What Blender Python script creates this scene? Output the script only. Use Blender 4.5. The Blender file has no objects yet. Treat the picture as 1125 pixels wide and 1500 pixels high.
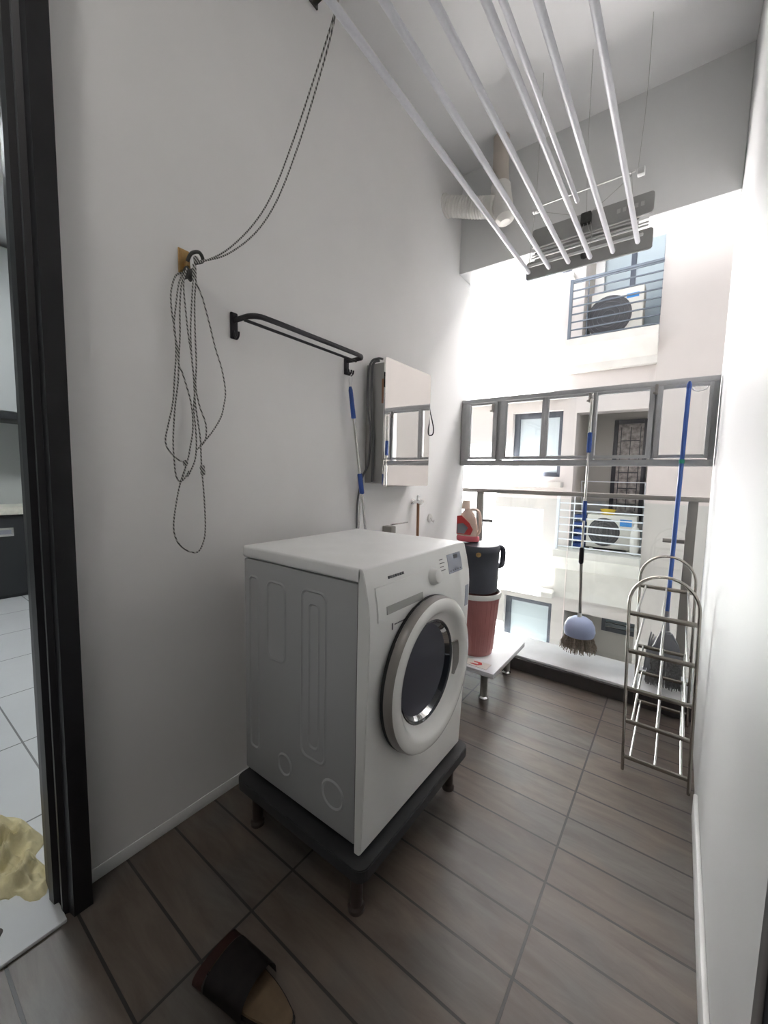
import bpy, bmesh, math, random
from math import sin, cos, pi, radians
from mathutils import Vector, Matrix, Euler
from mathutils import noise as mnoise
random.seed(7)
COL = bpy.context.scene.collection
S = bpy.context.scene

# ------------------------------------------------------------------ materials
def mat(name, col, rough=0.5, metal=0.0, spec=0.5, noise=0.0, nscale=20.0, bump=0.0, bscale=60.0, coat=0.0, stretch=(1, 1, 1), trans=0.0, ior=1.45):
    m = bpy.data.materials.new(name); m.use_nodes = True
    nt = m.node_tree; b = nt.nodes['Principled BSDF']
    b.inputs['Base Color'].default_value = (*col, 1)
    b.inputs['Roughness'].default_value = rough
    b.inputs['Metallic'].default_value = metal
    b.inputs['Specular IOR Level'].default_value = spec
    b.inputs['Coat Weight'].default_value = coat
    b.inputs['IOR'].default_value = ior
    b.inputs['Transmission Weight'].default_value = trans
    if noise > 0 or bump > 0:
        tc = nt.nodes.new('ShaderNodeTexCoord'); mp = nt.nodes.new('ShaderNodeMapping')
        mp.inputs['Scale'].default_value = stretch
        nt.links.new(tc.outputs['Object'], mp.inputs['Vector'])
    if noise > 0:
        n = nt.nodes.new('ShaderNodeTexNoise'); n.inputs['Scale'].default_value = nscale
        n.inputs['Detail'].default_value = 6
        nt.links.new(mp.outputs['Vector'], n.inputs['Vector'])
        r = nt.nodes.new('ShaderNodeValToRGB')
        r.color_ramp.elements[0].position = 0.3; r.color_ramp.elements[1].position = 0.7
        r.color_ramp.elements[0].color = (*[c * (1 - noise) for c in col], 1)
        r.color_ramp.elements[1].color = (*[min(1, c * (1 + noise)) for c in col], 1)
        nt.links.new(n.outputs['Fac'], r.inputs['Fac']); nt.links.new(r.outputs['Color'], b.inputs['Base Color'])
    if bump > 0:
        n2 = nt.nodes.new('ShaderNodeTexNoise'); n2.inputs['Scale'].default_value = bscale
        nt.links.new(mp.outputs['Vector'], n2.inputs['Vector'])
        bp = nt.nodes.new('ShaderNodeBump'); bp.inputs['Strength'].default_value = bump; bp.inputs['Distance'].default_value = 0.004
        nt.links.new(n2.outputs['Fac'], bp.inputs['Height']); nt.links.new(bp.outputs['Normal'], b.inputs['Normal'])
    return m

def glass_mat(name, tint, gloss=0.12, rough=0.0):
    """thin clear pane: mostly see-through with a fresnel reflection"""
    m = bpy.data.materials.new(name); m.use_nodes = True; nt = m.node_tree
    nt.nodes.clear(); out = nt.nodes.new('ShaderNodeOutputMaterial')
    t = nt.nodes.new('ShaderNodeBsdfTransparent'); t.inputs['Color'].default_value = (*tint, 1)
    g = nt.nodes.new('ShaderNodeBsdfGlossy'); g.inputs['Roughness'].default_value = rough
    f = nt.nodes.new('ShaderNodeFresnel'); f.inputs['IOR'].default_value = 1.3 + gloss
    mx = nt.nodes.new('ShaderNodeMixShader')
    nt.links.new(f.outputs[0], mx.inputs[0]); nt.links.new(t.outputs[0], mx.inputs[1]); nt.links.new(g.outputs[0], mx.inputs[2])
    nt.links.new(mx.outputs[0], out.inputs[0]); return m

def tile_mat(name, w, h, ox, oy, c1, c2, mortar, msize, rough, wood=True):
    m = bpy.data.materials.new(name); m.use_nodes = True; nt = m.node_tree; b = nt.nodes['Principled BSDF']
    g = nt.nodes.new('ShaderNodeNewGeometry'); mp = nt.nodes.new('ShaderNodeMapping')
    mp.inputs['Location'].default_value = (-ox, -oy, 0)
    nt.links.new(g.outputs['Position'], mp.inputs['Vector'])
    br = nt.nodes.new('ShaderNodeTexBrick'); br.offset = 0; br.squash = 1
    br.inputs['Color1'].default_value = (0.0, 0.0, 0.0, 1); br.inputs['Color2'].default_value = (1, 1, 1, 1)
    br.inputs['Mortar'].default_value = (0.5, 0.5, 0.5, 1)
    br.inputs['Scale'].default_value = 1; br.inputs['Brick Width'].default_value = w; br.inputs['Row Height'].default_value = h
    br.inputs['Mortar Size'].default_value = msize; br.inputs['Mortar Smooth'].default_value = 0.1
    nt.links.new(mp.outputs['Vector'], br.inputs['Vector'])
    mixc = nt.nodes.new('ShaderNodeMix'); mixc.data_type = 'RGBA'
    if wood:
        mp2 = nt.nodes.new('ShaderNodeMapping'); mp2.inputs['Scale'].default_value = (1.6, 8, 1)
        add = nt.nodes.new('ShaderNodeVectorMath'); add.operation = 'ADD'
        sc = nt.nodes.new('ShaderNodeVectorMath'); sc.operation = 'SCALE'; sc.inputs['Scale'].default_value = 9.0
        nt.links.new(br.outputs['Color'], sc.inputs[0])
        nt.links.new(g.outputs['Position'], add.inputs[0]); nt.links.new(sc.outputs[0], add.inputs[1])
        nt.links.new(add.outputs[0], mp2.inputs['Vector'])
        n = nt.nodes.new('ShaderNodeTexNoise'); n.inputs['Scale'].default_value = 2.2; n.inputs['Detail'].default_value = 8; n.inputs['Roughness'].default_value = 0.65; n.inputs['Distortion'].default_value = 0.6
        nt.links.new(mp2.outputs['Vector'], n.inputs['Vector'])
        r = nt.nodes.new('ShaderNodeValToRGB'); r.color_ramp.elements[0].position = 0.33; r.color_ramp.elements[1].position = 0.68
        r.color_ramp.elements[0].color = (*c1, 1); r.color_ramp.elements[1].color = (*c2, 1)
        nt.links.new(n.outputs['Fac'], r.inputs['Fac'])
        n3 = nt.nodes.new('ShaderNodeTexNoise'); n3.inputs['Scale'].default_value = 3.5
        nt.links.new(g.outputs['Position'], n3.inputs['Vector'])
        r3 = nt.nodes.new('ShaderNodeValToRGB'); r3.color_ramp.elements[0].position = 0.45; r3.color_ramp.elements[1].position = 0.6
        r3.color_ramp.elements[0].color = (1.0, .97, .95, 1); r3.color_ramp.elements[1].color = (.86, .93, 1.0, 1)
        nt.links.new(n3.outputs['Fac'], r3.inputs['Fac'])
        mm = nt.nodes.new('ShaderNodeMix'); mm.data_type = 'RGBA'; mm.blend_type = 'MULTIPLY'; mm.inputs[0].default_value = 1
        nt.links.new(r.outputs['Color'], mm.inputs[6]); nt.links.new(r3.outputs['Color'], mm.inputs[7])
        nt.links.new(mm.outputs[2], mixc.inputs[6])
    else:
        n = nt.nodes.new('ShaderNodeTexNoise'); n.inputs['Scale'].default_value = 3
        r = nt.nodes.new('ShaderNodeValToRGB'); r.color_ramp.elements[0].color = (*c1, 1); r.color_ramp.elements[1].color = (*c2, 1)
        nt.links.new(g.outputs['Position'], n.inputs['Vector']); nt.links.new(n.outputs['Fac'], r.inputs['Fac'])
        nt.links.new(r.outputs['Color'], mixc.inputs[6])
    mixc.inputs[7].default_value = (*mortar, 1)
    nt.links.new(br.outputs['Fac'], mixc.inputs[0]); nt.links.new(mixc.outputs[2], b.inputs['Base Color'])
    b.inputs['Roughness'].default_value = rough
    bp = nt.nodes.new('ShaderNodeBump'); bp.inputs['Strength'].default_value = 0.5; bp.inputs['Distance'].default_value = 0.003; bp.invert = True
    nt.links.new(br.outputs['Fac'], bp.inputs['Height']); nt.links.new(bp.outputs['Normal'], b.inputs['Normal'])
    return m

def rope_mat(name, light, dark, scale):
    m = bpy.data.materials.new(name); m.use_nodes = True; nt = m.node_tree; b = nt.nodes['Principled BSDF']
    g = nt.nodes.new('ShaderNodeTexCoord'); w = nt.nodes.new('ShaderNodeTexWave'); w.bands_direction = 'DIAGONAL'
    w.inputs['Scale'].default_value = scale; w.inputs['Distortion'].default_value = 2
    nt.links.new(g.outputs['Object'], w.inputs['Vector'])
    r = nt.nodes.new('ShaderNodeValToRGB'); r.color_ramp.elements[0].position = .4; r.color_ramp.elements[1].position = .6
    r.color_ramp.elements[0].color = (*dark, 1); r.color_ramp.elements[1].color = (*light, 1)
    nt.links.new(w.outputs['Fac'], r.inputs['Fac']); nt.links.new(r.outputs['Color'], b.inputs['Base Color'])
    b.inputs['Roughness'].default_value = .85
    return m

M = dict(
    wall=mat('white_wall_paint', (.80, .79, .775), .55, noise=.02, nscale=3, bump=.05),
    ceil=mat('ceiling_paint', (.88, .88, .88), .7),
    beam=mat('beam_paint', (.76, .765, .76), .7, noise=.02, nscale=4),
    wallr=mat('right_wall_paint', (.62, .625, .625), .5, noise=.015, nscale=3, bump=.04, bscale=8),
    floor=tile_mat('wood_look_tiles', .70, .163, .485, .346, (.086, .066, .053), (.142, .116, .096), (.028, .024, .022), .0042, .42),
    kfloor=tile_mat('white_floor_tiles', .60, .60, -1.06, .45, (.60, .61, .62), (.66, .67, .68), (.25, .25, .25), .004, .25, wood=False),
    darktile=mat('dark_kerb_tile', (.06, .055, .055), .45, noise=.15, nscale=12),
    ledge=mat('white_ledge_paint', (.86, .86, .87), .5, noise=.04, nscale=10),
    skirt=mat('white_skirting', (.76, .76, .75), .4),
    frame=mat('black_door_frame', (.012, .011, .013), .35, noise=.2, nscale=9),
    frame2=mat('grey_frame_edge', (.10, .10, .10), .5),
    alu=mat('grey_aluminium', (.40, .405, .41), .5, .0, noise=.05, nscale=15),
    alu2=mat('dark_aluminium', (.25, .235, .215), .45, .0),
    pane=glass_mat('clear_window_glass', (.97, .98, .98)),
    railglass=glass_mat('railing_glass', (.93, .965, .96)),
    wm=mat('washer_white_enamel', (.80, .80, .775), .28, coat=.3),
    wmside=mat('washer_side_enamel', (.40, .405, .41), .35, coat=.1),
    wmtop=mat('washer_lid_white', (.86, .86, .85), .4, noise=.03, nscale=8),
    wmring=mat('door_ring_white', (.82, .81, .78), .22, coat=.4),
    wmedge=mat('door_ring_edge_grey', (.27, .25, .235), .3, .2),
    gasket=mat('dark_gasket', (.03, .032, .04), .25, coat=.5),
    drum=mat('steel_drum', (.035, .036, .055), .4, .3),
    dglass=glass_mat('door_bowl_glass', (.35, .37, .45), .35),
    seam=mat('seam_black', (.015, .015, .016), .6),
    display=mat('display_panel_grey', (.33, .35, .41), .2),
    print_=mat('grey_print', (.12, .12, .13), .6),
    grip=mat('drawer_grip_grey', (.34, .34, .32), .3),
    stand=mat('stand_charcoal', (.035, .035, .037), .5, noise=.1, nscale=20),
    standleg=mat('stand_leg_brown', (.05, .035, .03), .45),
    steel=mat('brushed_steel', (.62, .61, .58), .25, 1.0),
    rackm=mat('rack_stainless', (.42, .40, .36), .22, 1.0, noise=.12, nscale=9),
    chrome=mat('chrome', (.8, .8, .8), .12, 1.0),
    heater=mat('cabinet_steel', (.34, .335, .32), .4, .1, noise=.05, nscale=4, stretch=(1, 1, .2)),
    mirror=mat('mirror', (.97, .96, .94), .01, 1.0),
    black=mat('black_metal', (.022, .02, .024), .38, .4),
    blue=mat('blue_plastic', (.025, .075, .30), .35),
    bluepole=mat('blue_coated_pole', (.05, .12, .40), .3),
    lblue=mat('pale_blue_plastic', (.36, .42, .60), .45),
    green=mat('green_tape', (.03, .33, .22), .5),
    bristle=mat('grey_brown_bristles', (.30, .25, .20), .9, noise=.4, nscale=90),
    bristle2=mat('grey_bristles', (.22, .22, .225), .9, noise=.4, nscale=90),
    greyp=mat('grey_plastic', (.25, .26, .29), .5),
    ropeM=rope_mat('striped_rope', (.50, .49, .46), (.08, .08, .075), 48),
    brass=mat('aged_brass', (.42, .27, .11), .35, .7, noise=.25, nscale=40),
    pulley=mat('dark_pulley', (.05, .05, .045), .5, noise=.3, nscale=60),
    airer=mat('white_airer_pole', (.80, .80, .84), .32, noise=.03, nscale=120),
    airp=mat('airer_plastic', (.70, .70, .69), .4),
    board=mat('grey_board', (.33, .33, .32), .6, noise=.08, nscale=9),
    boardp=mat('grey_board_print', (.48, .48, .47), .5),
    cordw=mat('pale_cord', (.5, .5, .48), .7),
    duct=mat('ribbed_white_duct', (.72, .70, .66), .6),
    pipeb=mat('beige_pipe', (.55, .49, .43), .45),
    bin=mat('dusty_pink_plastic', (.38, .155, .145), .38, noise=.06, nscale=9),
    binrim=mat('white_rim_plastic', (.70, .69, .66), .4),
    bucket=mat('charcoal_bucket_plastic', (.055, .06, .075), .42, noise=.05, nscale=14),
    bottle=mat('cream_bottle_plastic', (.78, .60, .50), .35),
    red=mat('red_label', (.55, .05, .05), .45),
    pink=mat('pink_liquid_base', (.62, .12, .15), .3),
    bench=mat('white_bench_laminate', (.74, .74, .76), .35),
    paper=mat('paper', (.75, .70, .66), .8),
    grey=mat('grey_hose_rubber', (.12, .12, .125), .5),
    copper=mat('brown_flex_hose', (.32, .17, .10), .35, .6),
    cloth=mat('pale_yellow_cloth', (.62, .55, .33), .9, noise=.12, nscale=25, bump=.3, bscale=120),
    cloth2=mat('grey_brown_cloth', (.10, .09, .08), .95, noise=.2, nscale=40),
    kwall=mat('kitchen_wall', (.48, .50, .49), .5),
    kcab=mat('dark_cabinet', (.028, .030, .032), .4),
    kcabw=mat('pale_cabinet', (.50, .52, .51), .3),
    worktop=mat('pale_stone_worktop', (.72, .70, .60), .3, noise=.08, nscale=40),
    leather=mat('dark_sandal_leather', (.018, .013, .012), .5, noise=.3, nscale=30),
    leatherr=mat('reddish_strap', (.06, .02, .015), .5),
    insole=mat('tan_insole', (.115, .075, .042), .6, noise=.25, nscale=18),
    # opposite building
    fac=mat('cream_facade_paint', (.54, .508, .49), .9, noise=.03, nscale=2.2),
    facr=mat('beige_facade_paint', (.50, .468, .445), .9, noise=.03, nscale=2.0),
    facg=mat('recess_wall_paint', (.50, .48, .45), .9),
    fslab=mat('slab_white_paint', (.60, .585, .55), .9, noise=.06, nscale=5),
    fframe=mat('dark_blue_grey_frame', (.06, .07, .09), .4),
    fglass=mat('blue_grey_glass', (.40, .46, .49), .1, 0, .8),
    fglass2=mat('dark_louvre_glass', (.10, .13, .15), .12),
    frail=mat('white_rail_paint', (.72, .75, .80), .4),
    frail2=mat('grey_rail_paint', (.12, .14, .17), .4),
    ac=mat('ac_white_casing', (.66, .65, .60), .5),
    acdark=mat('ac_dark_grille', (.06, .06, .065), .5),
    aclabel=mat('blue_label', (.05, .25, .62), .4),
    curtain=mat('white_curtain', (.85, .85, .85), .9),
    dooro=mat('dark_door_panel', (.035, .035, .045), .4),
    doorw=mat('door_pattern_glass', (.30, .27, .26), .3, noise=.6, nscale=14),
    yellow=mat('yellow_plastic', (.7, .5, .05), .5),
    magenta=mat('magenta_cloth', (.45, .05, .16), .8),
    ground=mat('pale_concrete', (.28, .27, .26), .9),
)

# ------------------------------------------------------------------ mesh helpers (world coordinates)
def NB(): return bmesh.new()
def merge(bm, tmp):
    me = bpy.data.meshes.new('_t'); tmp.to_mesh(me); tmp.free(); bm.from_mesh(me); bpy.data.meshes.remove(me)
def add_box(bm, x0, x1, y0, y1, z0, z1, bev=0.0, seg=2, M4=None):
    t = bmesh.new(); bmesh.ops.create_cube(t, size=1)
    for v in t.verts: v.co = Vector(((x0 + x1) / 2 + v.co.x * (x1 - x0), (y0 + y1) / 2 + v.co.y * (y1 - y0), (z0 + z1) / 2 + v.co.z * (z1 - z0)))
    if bev > 0: bmesh.ops.bevel(t, geom=t.edges[:], offset=bev, segments=seg, affect='EDGES', profile=.5)
    if M4: bmesh.ops.transform(t, matrix=M4, verts=t.verts)
    merge(bm, t); return bm
def box(*a, **k): return add_box(bmesh.new(), *a, **k)
def catmull(pts, n=6, closed=False):
    P = [Vector(p) for p in pts]; out = []
    N = len(P)
    for i in range(N if closed else N - 1):
        if closed: p0, p1, p2, p3 = P[(i - 1) % N], P[i], P[(i + 1) % N], P[(i + 2) % N]
        else: p0, p1, p2, p3 = P[max(i - 1, 0)], P[i], P[i + 1], P[min(i + 2, N - 1)]
        for k in range(n):
            t = k / n
            out.append(.5 * ((2 * p1) + (-p0 + p2) * t + (2 * p0 - 5 * p1 + 4 * p2 - p3) * t * t + (-p0 + 3 * p1 - 3 * p2 + p3) * t ** 3))
    if not closed: out.append(P[-1])
    return out
def add_tube(bm, pts, r, seg=12, closed=False, flat=None):
    """sweep a circle (or ellipse flat=(a,b,up)) along points; r may be a list"""
    P = [Vector(p) for p in pts]; N = len(P); rings = []
    up = None
    for i in range(N):
        if closed: t = (P[(i + 1) % N] - P[(i - 1) % N])
        else: t = P[min(i + 1, N - 1)] - P[max(i - 1, 0)]
        t.normalize()
        if up is None:
            a = Vector((0, 0, 1)) if abs(t.z) < .9 else Vector((1, 0, 0))
            if flat and len(flat) > 2: a = Vector(flat[2])
            up = (a - t * a.dot(t)).normalized()
        else: up = (up - t * up.dot(t)).normalized()
        if flat and len(flat) > 2:
            a = Vector(flat[2]); q = a - t * a.dot(t)
            if q.length > .1: up = q.normalized()
        s = t.cross(up); rr = r[i] if isinstance(r, (list, tuple)) else r
        ra, rb = (flat[0], flat[1]) if flat else (rr, rr)
        rings.append([bm.verts.new(P[i] + s * (cos(2 * pi * k / seg) * ra) + up * (sin(2 * pi * k / seg) * rb)) for k in range(seg)])
    for i in range(N if closed else N - 1):
        A, B = rings[i], rings[(i + 1) % N]
        for k in range(seg): bm.faces.new((A[k], A[(k + 1) % seg], B[(k + 1) % seg], B[k]))
    if not closed:
        bm.faces.new(rings[0][::-1]); bm.faces.new(rings[-1])
    return bm
def tube(*a, **k): return add_tube(bmesh.new(), *a, **k)
def add_lathe(bm, prof, c, axis='z', seg=48, sx=1, sy=1, caps=True):
    """prof: list of (radius, along)"""
    rings = []
    for r, a in prof:
        row = []
        for k in range(seg):
            u = cos(2 * pi * k / seg) * r * sx; v = sin(2 * pi * k / seg) * r * sy
            p = {'z': (u, v, a), 'x': (a, u, v), 'y': (u, a, v)}[axis]
            row.append(bm.verts.new((c[0] + p[0], c[1] + p[1], c[2] + p[2])))
        rings.append(row)
    for A, B in zip(rings, rings[1:]):
        for k in range(seg): bm.faces.new((A[k], A[(k + 1) % seg], B[(k + 1) % seg], B[k]))
    if caps:
        bm.faces.new(rings[0][::-1]); bm.faces.new(rings[-1])
    return bm
def lathe(*a, **k): return add_lathe(bmesh.new(), *a, **k)
def add_prism(bm, poly, axis, a0, a1, bev=0):
    """poly: 2D points; axis: extrude axis. x->(y,z) y->(x,z) z->(x,y)"""
    t = bmesh.new()
    def P(p, a): return {'x': (a, p[0], p[1]), 'y': (p[0], a, p[1]), 'z': (p[0], p[1], a)}[axis]
    A = [t.verts.new(P(p, a0)) for p in poly]; B = [t.verts.new(P(p, a1)) for p in poly]
    n = len(poly)
    t.faces.new(A[::-1]); t.faces.new(B)
    for k in range(n): t.faces.new((A[k], A[(k + 1) % n], B[(k + 1) % n], B[k]))
    bmesh.ops.recalc_face_normals(t, faces=t.faces)
    if bev: bmesh.ops.bevel(t, geom=t.edges[:], offset=bev, segments=2, affect='EDGES')
    merge(bm, t); return bm
def prism(*a, **k): return add_prism(bmesh.new(), *a, **k)
def rrect(x0, x1, y0, y1, r, n=5):
    out = []
    for cx, cy, a in ((x1 - r, y1 - r, 0), (x0 + r, y1 - r, 90), (x0 + r, y0 + r, 180), (x1 - r, y0 + r, 270)):
        for k in range(n + 1):
            t = radians(a + 90 * k / n); out.append((cx + r * cos(t), cy + r * sin(t)))
    return out
def holes_wall(bm, x0, x1, z0, z1, y0, y1, holes, axis='y'):
    xs = sorted({x0, x1, *[h[0] for h in holes], *[h[1] for h in holes]}); zs = sorted({z0, z1, *[h[2] for h in holes], *[h[3] for h in holes]})
    xs = [v for v in xs if x0 <= v <= x1]; zs = [v for v in zs if z0 <= v <= z1]
    for a, b in zip(xs, xs[1:]):
        run = None
        for c, d in zip(zs, zs[1:]):
            mx, mz = (a + b) / 2, (c + d) / 2
            hole = any(h[0] < mx < h[1] and h[2] < mz < h[3] for h in holes)
            if not hole: run = (run[0], d) if run else (c, d)
            if hole or d == zs[-1]:
                if run:
                    if axis == 'y': add_box(bm, a, b, y0, y1, run[0], run[1])
                    else: add_box(bm, y0, y1, a, b, run[0], run[1])
                run = None
    return bm

def wloc(o):
    v = Vector((0, 0, 0))
    while o is not None: v += o.location; o = o.parent
    return v
def obj(name, bm, m, parent=None, smooth=True, angle=35):
    me = bpy.data.meshes.new(name)
    bmesh.ops.recalc_face_normals(bm, faces=bm.faces)
    if parent is not None: off = wloc(parent); loc = Vector((0, 0, 0))
    else:
        xs = [v.co for v in bm.verts]
        off = Vector(((min(v.x for v in xs) + max(v.x for v in xs)) / 2, (min(v.y for v in xs) + max(v.y for v in xs)) / 2, min(v.z for v in xs))); loc = off
    for v in bm.verts: v.co -= off
    bm.to_mesh(me); bm.free(); me.materials.append(m)
    o = bpy.data.objects.new(name, me); COL.objects.link(o); o.location = loc
    if parent is not None: o.parent = parent
    if smooth:
        for p in me.polygons: p.use_smooth = True
        try: me.set_sharp_from_angle(angle=radians(angle))
        except Exception: pass
    return o
def struct(name, bm, m, parent=None, **k):
    o = obj(name, bm, m, parent, **k)
    if parent is None: o['kind'] = 'structure'
    return o
def tag(o, label, cat, group=None):
    o['label'] = label; o['category'] = cat
    if group: o['group'] = group
    return o
def thing(name, label, cat, loc, group=None):
    o = bpy.data.objects.new(name, None); COL.objects.link(o); o.location = loc; o.empty_display_size = .05
    return tag(o, label, cat, group)
def boolean(o, cutter_bm):
    me = bpy.data.meshes.new('cut'); bmesh.ops.recalc_face_normals(cutter_bm, faces=cutter_bm.faces)
    off = wloc(o)
    for v in cutter_bm.verts: v.co -= off
    cutter_bm.to_mesh(me); cutter_bm.free(); c = bpy.data.objects.new('cut', me); COL.objects.link(c); c.location = off
    md = o.modifiers.new('b', 'BOOLEAN'); md.object = c; md.operation = 'DIFFERENCE'; md.solver = 'EXACT'
    bpy.context.view_layer.update()
    dg = bpy.context.evaluated_depsgraph_get(); nm = bpy.data.meshes.new_from_object(o.evaluated_get(dg))
    o.modifiers.clear(); o.data = nm
    bpy.data.objects.remove(c); bpy.data.meshes.remove(me)
    try: nm.set_sharp_from_angle(angle=radians(35))
    except Exception: pass

W = 1.60; CE = 3.56; YE = 3.07
# ------------------------------------------------------------------ setting: the yard
struct('floor', box(0.0, W, -1.2, 2.76, -.12, 0), M['floor'], smooth=False)
struct('floor_kitchen', box(-4.8, 0.0, -2.2, .31, -.12, 0), M['kfloor'], smooth=False)
struct('floor_kitchen', box(-4.8, -.13, .31, 3.1, -.12, 0), M['kfloor'], smooth=False)
b = NB()
holes_wall(b, -1.2, YE, -.12, CE + .2, -.13, 0.0, [(-.75, .385, -.12, 2.72)], axis='x')
struct('wall_left', b, M['wall'], smooth=False)
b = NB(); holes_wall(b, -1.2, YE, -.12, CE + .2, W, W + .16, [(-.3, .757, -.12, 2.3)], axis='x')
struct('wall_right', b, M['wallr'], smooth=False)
struct('wall_near', box(-.13, W + .16, -1.3, -1.2, -.12, CE + .2), M['wall'], smooth=False)
struct('ceiling', box(-.0, W, -1.2, 2.86, CE, CE + .2), M['ceil'], smooth=False)
struct('trim_1', box(-.0, W, 2.86, 3.11, 2.865, CE + .2, .004), M['beam'], smooth=False)     # beam over the opening
struct('baseboard_right', box(W - .014, W, .76, 1.97, 0, .10, .005), M['skirt'])
struct('baseboard_left', box(0, .004, .387, 2.76, 0, .045, .001), M['skirt'])
# kerb and ledge under the opening
struct('trim_2', box(0, W, 2.76, 3.14, -.12, .083, .003), M['darktile'], smooth=False)
struct('trim_3', box(0, W, 2.775, 3.145, .0832, .10, .004), M['ledge'])
# threshold of kitchen door
struct('trim_4', box(-.13, .078, -.75, .32, 0.0, .012, .003), M['kfloor'])
# kitchen door frame
f = struct('door_1', prism([(.078, .385), (.078, .337), (.05, .332), (.045, .318), (.03, .318), (.026, .328), (.005, .328), (.0, .308), (-.03, .304), (-.036, .322), (-.06, .322), (-.065, .312), (-.10, .312), (-.10, .385)], 'z', 0.0, 2.72), M['frame'], smooth=False)
struct('frame_edge', box(-.128, -.10, .318, .385, 0, 2.72, .002), M['frame2'], f)
struct('door_header', box(-.12, .078, -.75, .385, 2.72, 2.80, .003), M['frame'], f)
struct('far_jamb', box(-.12, .078, -.80, -.75, 0, 2.72, .003), M['frame'], f)
# door on the right, close to the camera
d2 = struct('door_2', box(W - .004, W + .10, .70, .757, 0, 2.3, .003), M['frame'])
struct('door_leaf', box(W + .05, W + .09, -.3, .70, 0.005, 2.3, .003), M['frame'], d2)

# ------------------------------------------------------------------ sash window band across the opening
def bars(rects, y0, y1, bev=.003):
    b = NB()
    for r in rects: add_box(b, r[0], r[1], y0, y1, r[2], r[3], bev)
    return b
w1 = struct('window_1', bars([(.006, 1.594, 1.925, 1.957), (.006, 1.594, 1.441, 1.482), (.006, .05, 1.482, 1.925), (1.565, 1.594, 1.482, 1.925),
                              (.295, .335, 1.482, 1.925), (.947, .972, 1.482, 1.925), (1.283, 1.308, 1.482, 1.925)], 2.985, 3.04), M['alu'])
for a, c, pa, pc in ((.05, .305, .087, .273), (.33, .652, .376, .630), (.652, .95, .673, .942), (.965, 1.29, .977, 1.263), (1.30, 1.566, 1.330, 1.548)):
    s = struct('window_sash', bars([(a, pa, 1.49, 1.92), (pc, c, 1.49, 1.92), (pa, pc, 1.49, 1.510), (pa, pc, 1.902, 1.92)], 2.965, 2.998, .002), M['alu'], w1)
    struct('window_pane', box(pa, pc, 2.979, 2.983, 1.510, 1.902), M['pane'], s, smooth=False)
for x, z in ((.275, 1.87), (.935, 1.885), (1.297, 1.90)):
    b = box(x - .008, x + .008, 2.945, 2.966, z - .03, z + .03, .003); add_box(b, x - .016, x + .004, 2.935, 2.947, z - .028, z - .014, .002)
    struct('window_latch', b, M['alu2'], w1)
struct('window_handle', tube(catmull([(1.47, 2.962, 1.895), (1.478, 2.945, 1.875), (1.50, 2.94, 1.868), (1.53, 2.945, 1.876), (1.535, 2.962, 1.895)], 5), .004, 8), M['airp'], w1)

# glass railing outside the ledge
t = thing('glass_railing', 'glass balcony railing with brown-grey top rail, fixed outside the white ledge', 'railing', (.8, 3.16, -.1))
obj('top_rail', box(-.25, 1.85, 3.125, 3.165, 1.226, 1.258, .004), M['alu2'], t)
obj('post', box(.090, .140, 3.15, 3.19, -.1, 1.226, .003), M['alu2'], t)
obj('post', box(1.500, 1.552, 3.15, 3.19, -.1, 1.226, .003), M['alu2'], t)
obj('glass_panel', box(-.25, .80, 3.205, 3.215, .03, 1.20), M['railglass'], t, smooth=False)
obj('glass_panel', box(.81, 1.85, 3.205, 3.215, .03, 1.20), M['railglass'], t, smooth=False)
obj('bottom_channel', box(-.25, 1.85, 3.19, 3.23, -.02, .035, .003), M['alu2'], t)
for x0, x1, z in ((.140, .222, .99), (1.385, 1.50, .965)):
    obj('glass_clamp', tube([(x0, 3.185, z), (x1, 3.185, z)], .013, 12), M['alu2'], t)

# ------------------------------------------------------------------ washing machine and its stand
t = thing('washing_machine', 'white front-loading washing machine with a big round door, on a dark stand', 'washing machine', (.49, 1.176, .212))
YA, YB = .850, 1.505; DC = (1.165, .68)
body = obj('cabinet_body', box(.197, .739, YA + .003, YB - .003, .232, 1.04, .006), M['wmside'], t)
obj('seam', box(.7385, .7425, YA + .004, YB - .004, .24, 1.045), M['seam'], t, smooth=False)
prof = [(.742, .212), (.760, .212), (.768, .222), (.777, .45), (.783, .70), (.787, .86), (.787, .93), (.783, .975), (.772, 1.030), (.759, 1.078), (.752, 1.084), (.742, 1.084)]
fas = obj('front_panel', prism(prof, 'y', YA, YB, .0018), M['wm'], t, angle=25)
cut = lathe([(.178, .60), (.178, .9)], (0, DC[0], DC[1]), 'x', 48)
boolean(fas, cut); boolean(body, lathe([(.178, .60), (.178, .9)], (0, DC[0], DC[1]), 'x', 48))
obj('top_lid', box(.192, .757, YA, YB, 1.043, 1.086, .009, 3), M['wmtop'], t)
for x in (.26, .69):
    for y in (YA + .06, YB - .06): obj('foot', lathe([(.018, .2), (.022, .212), (.022, .232)], (x, y, 0), 'z', 16), M['gasket'], t)
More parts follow.
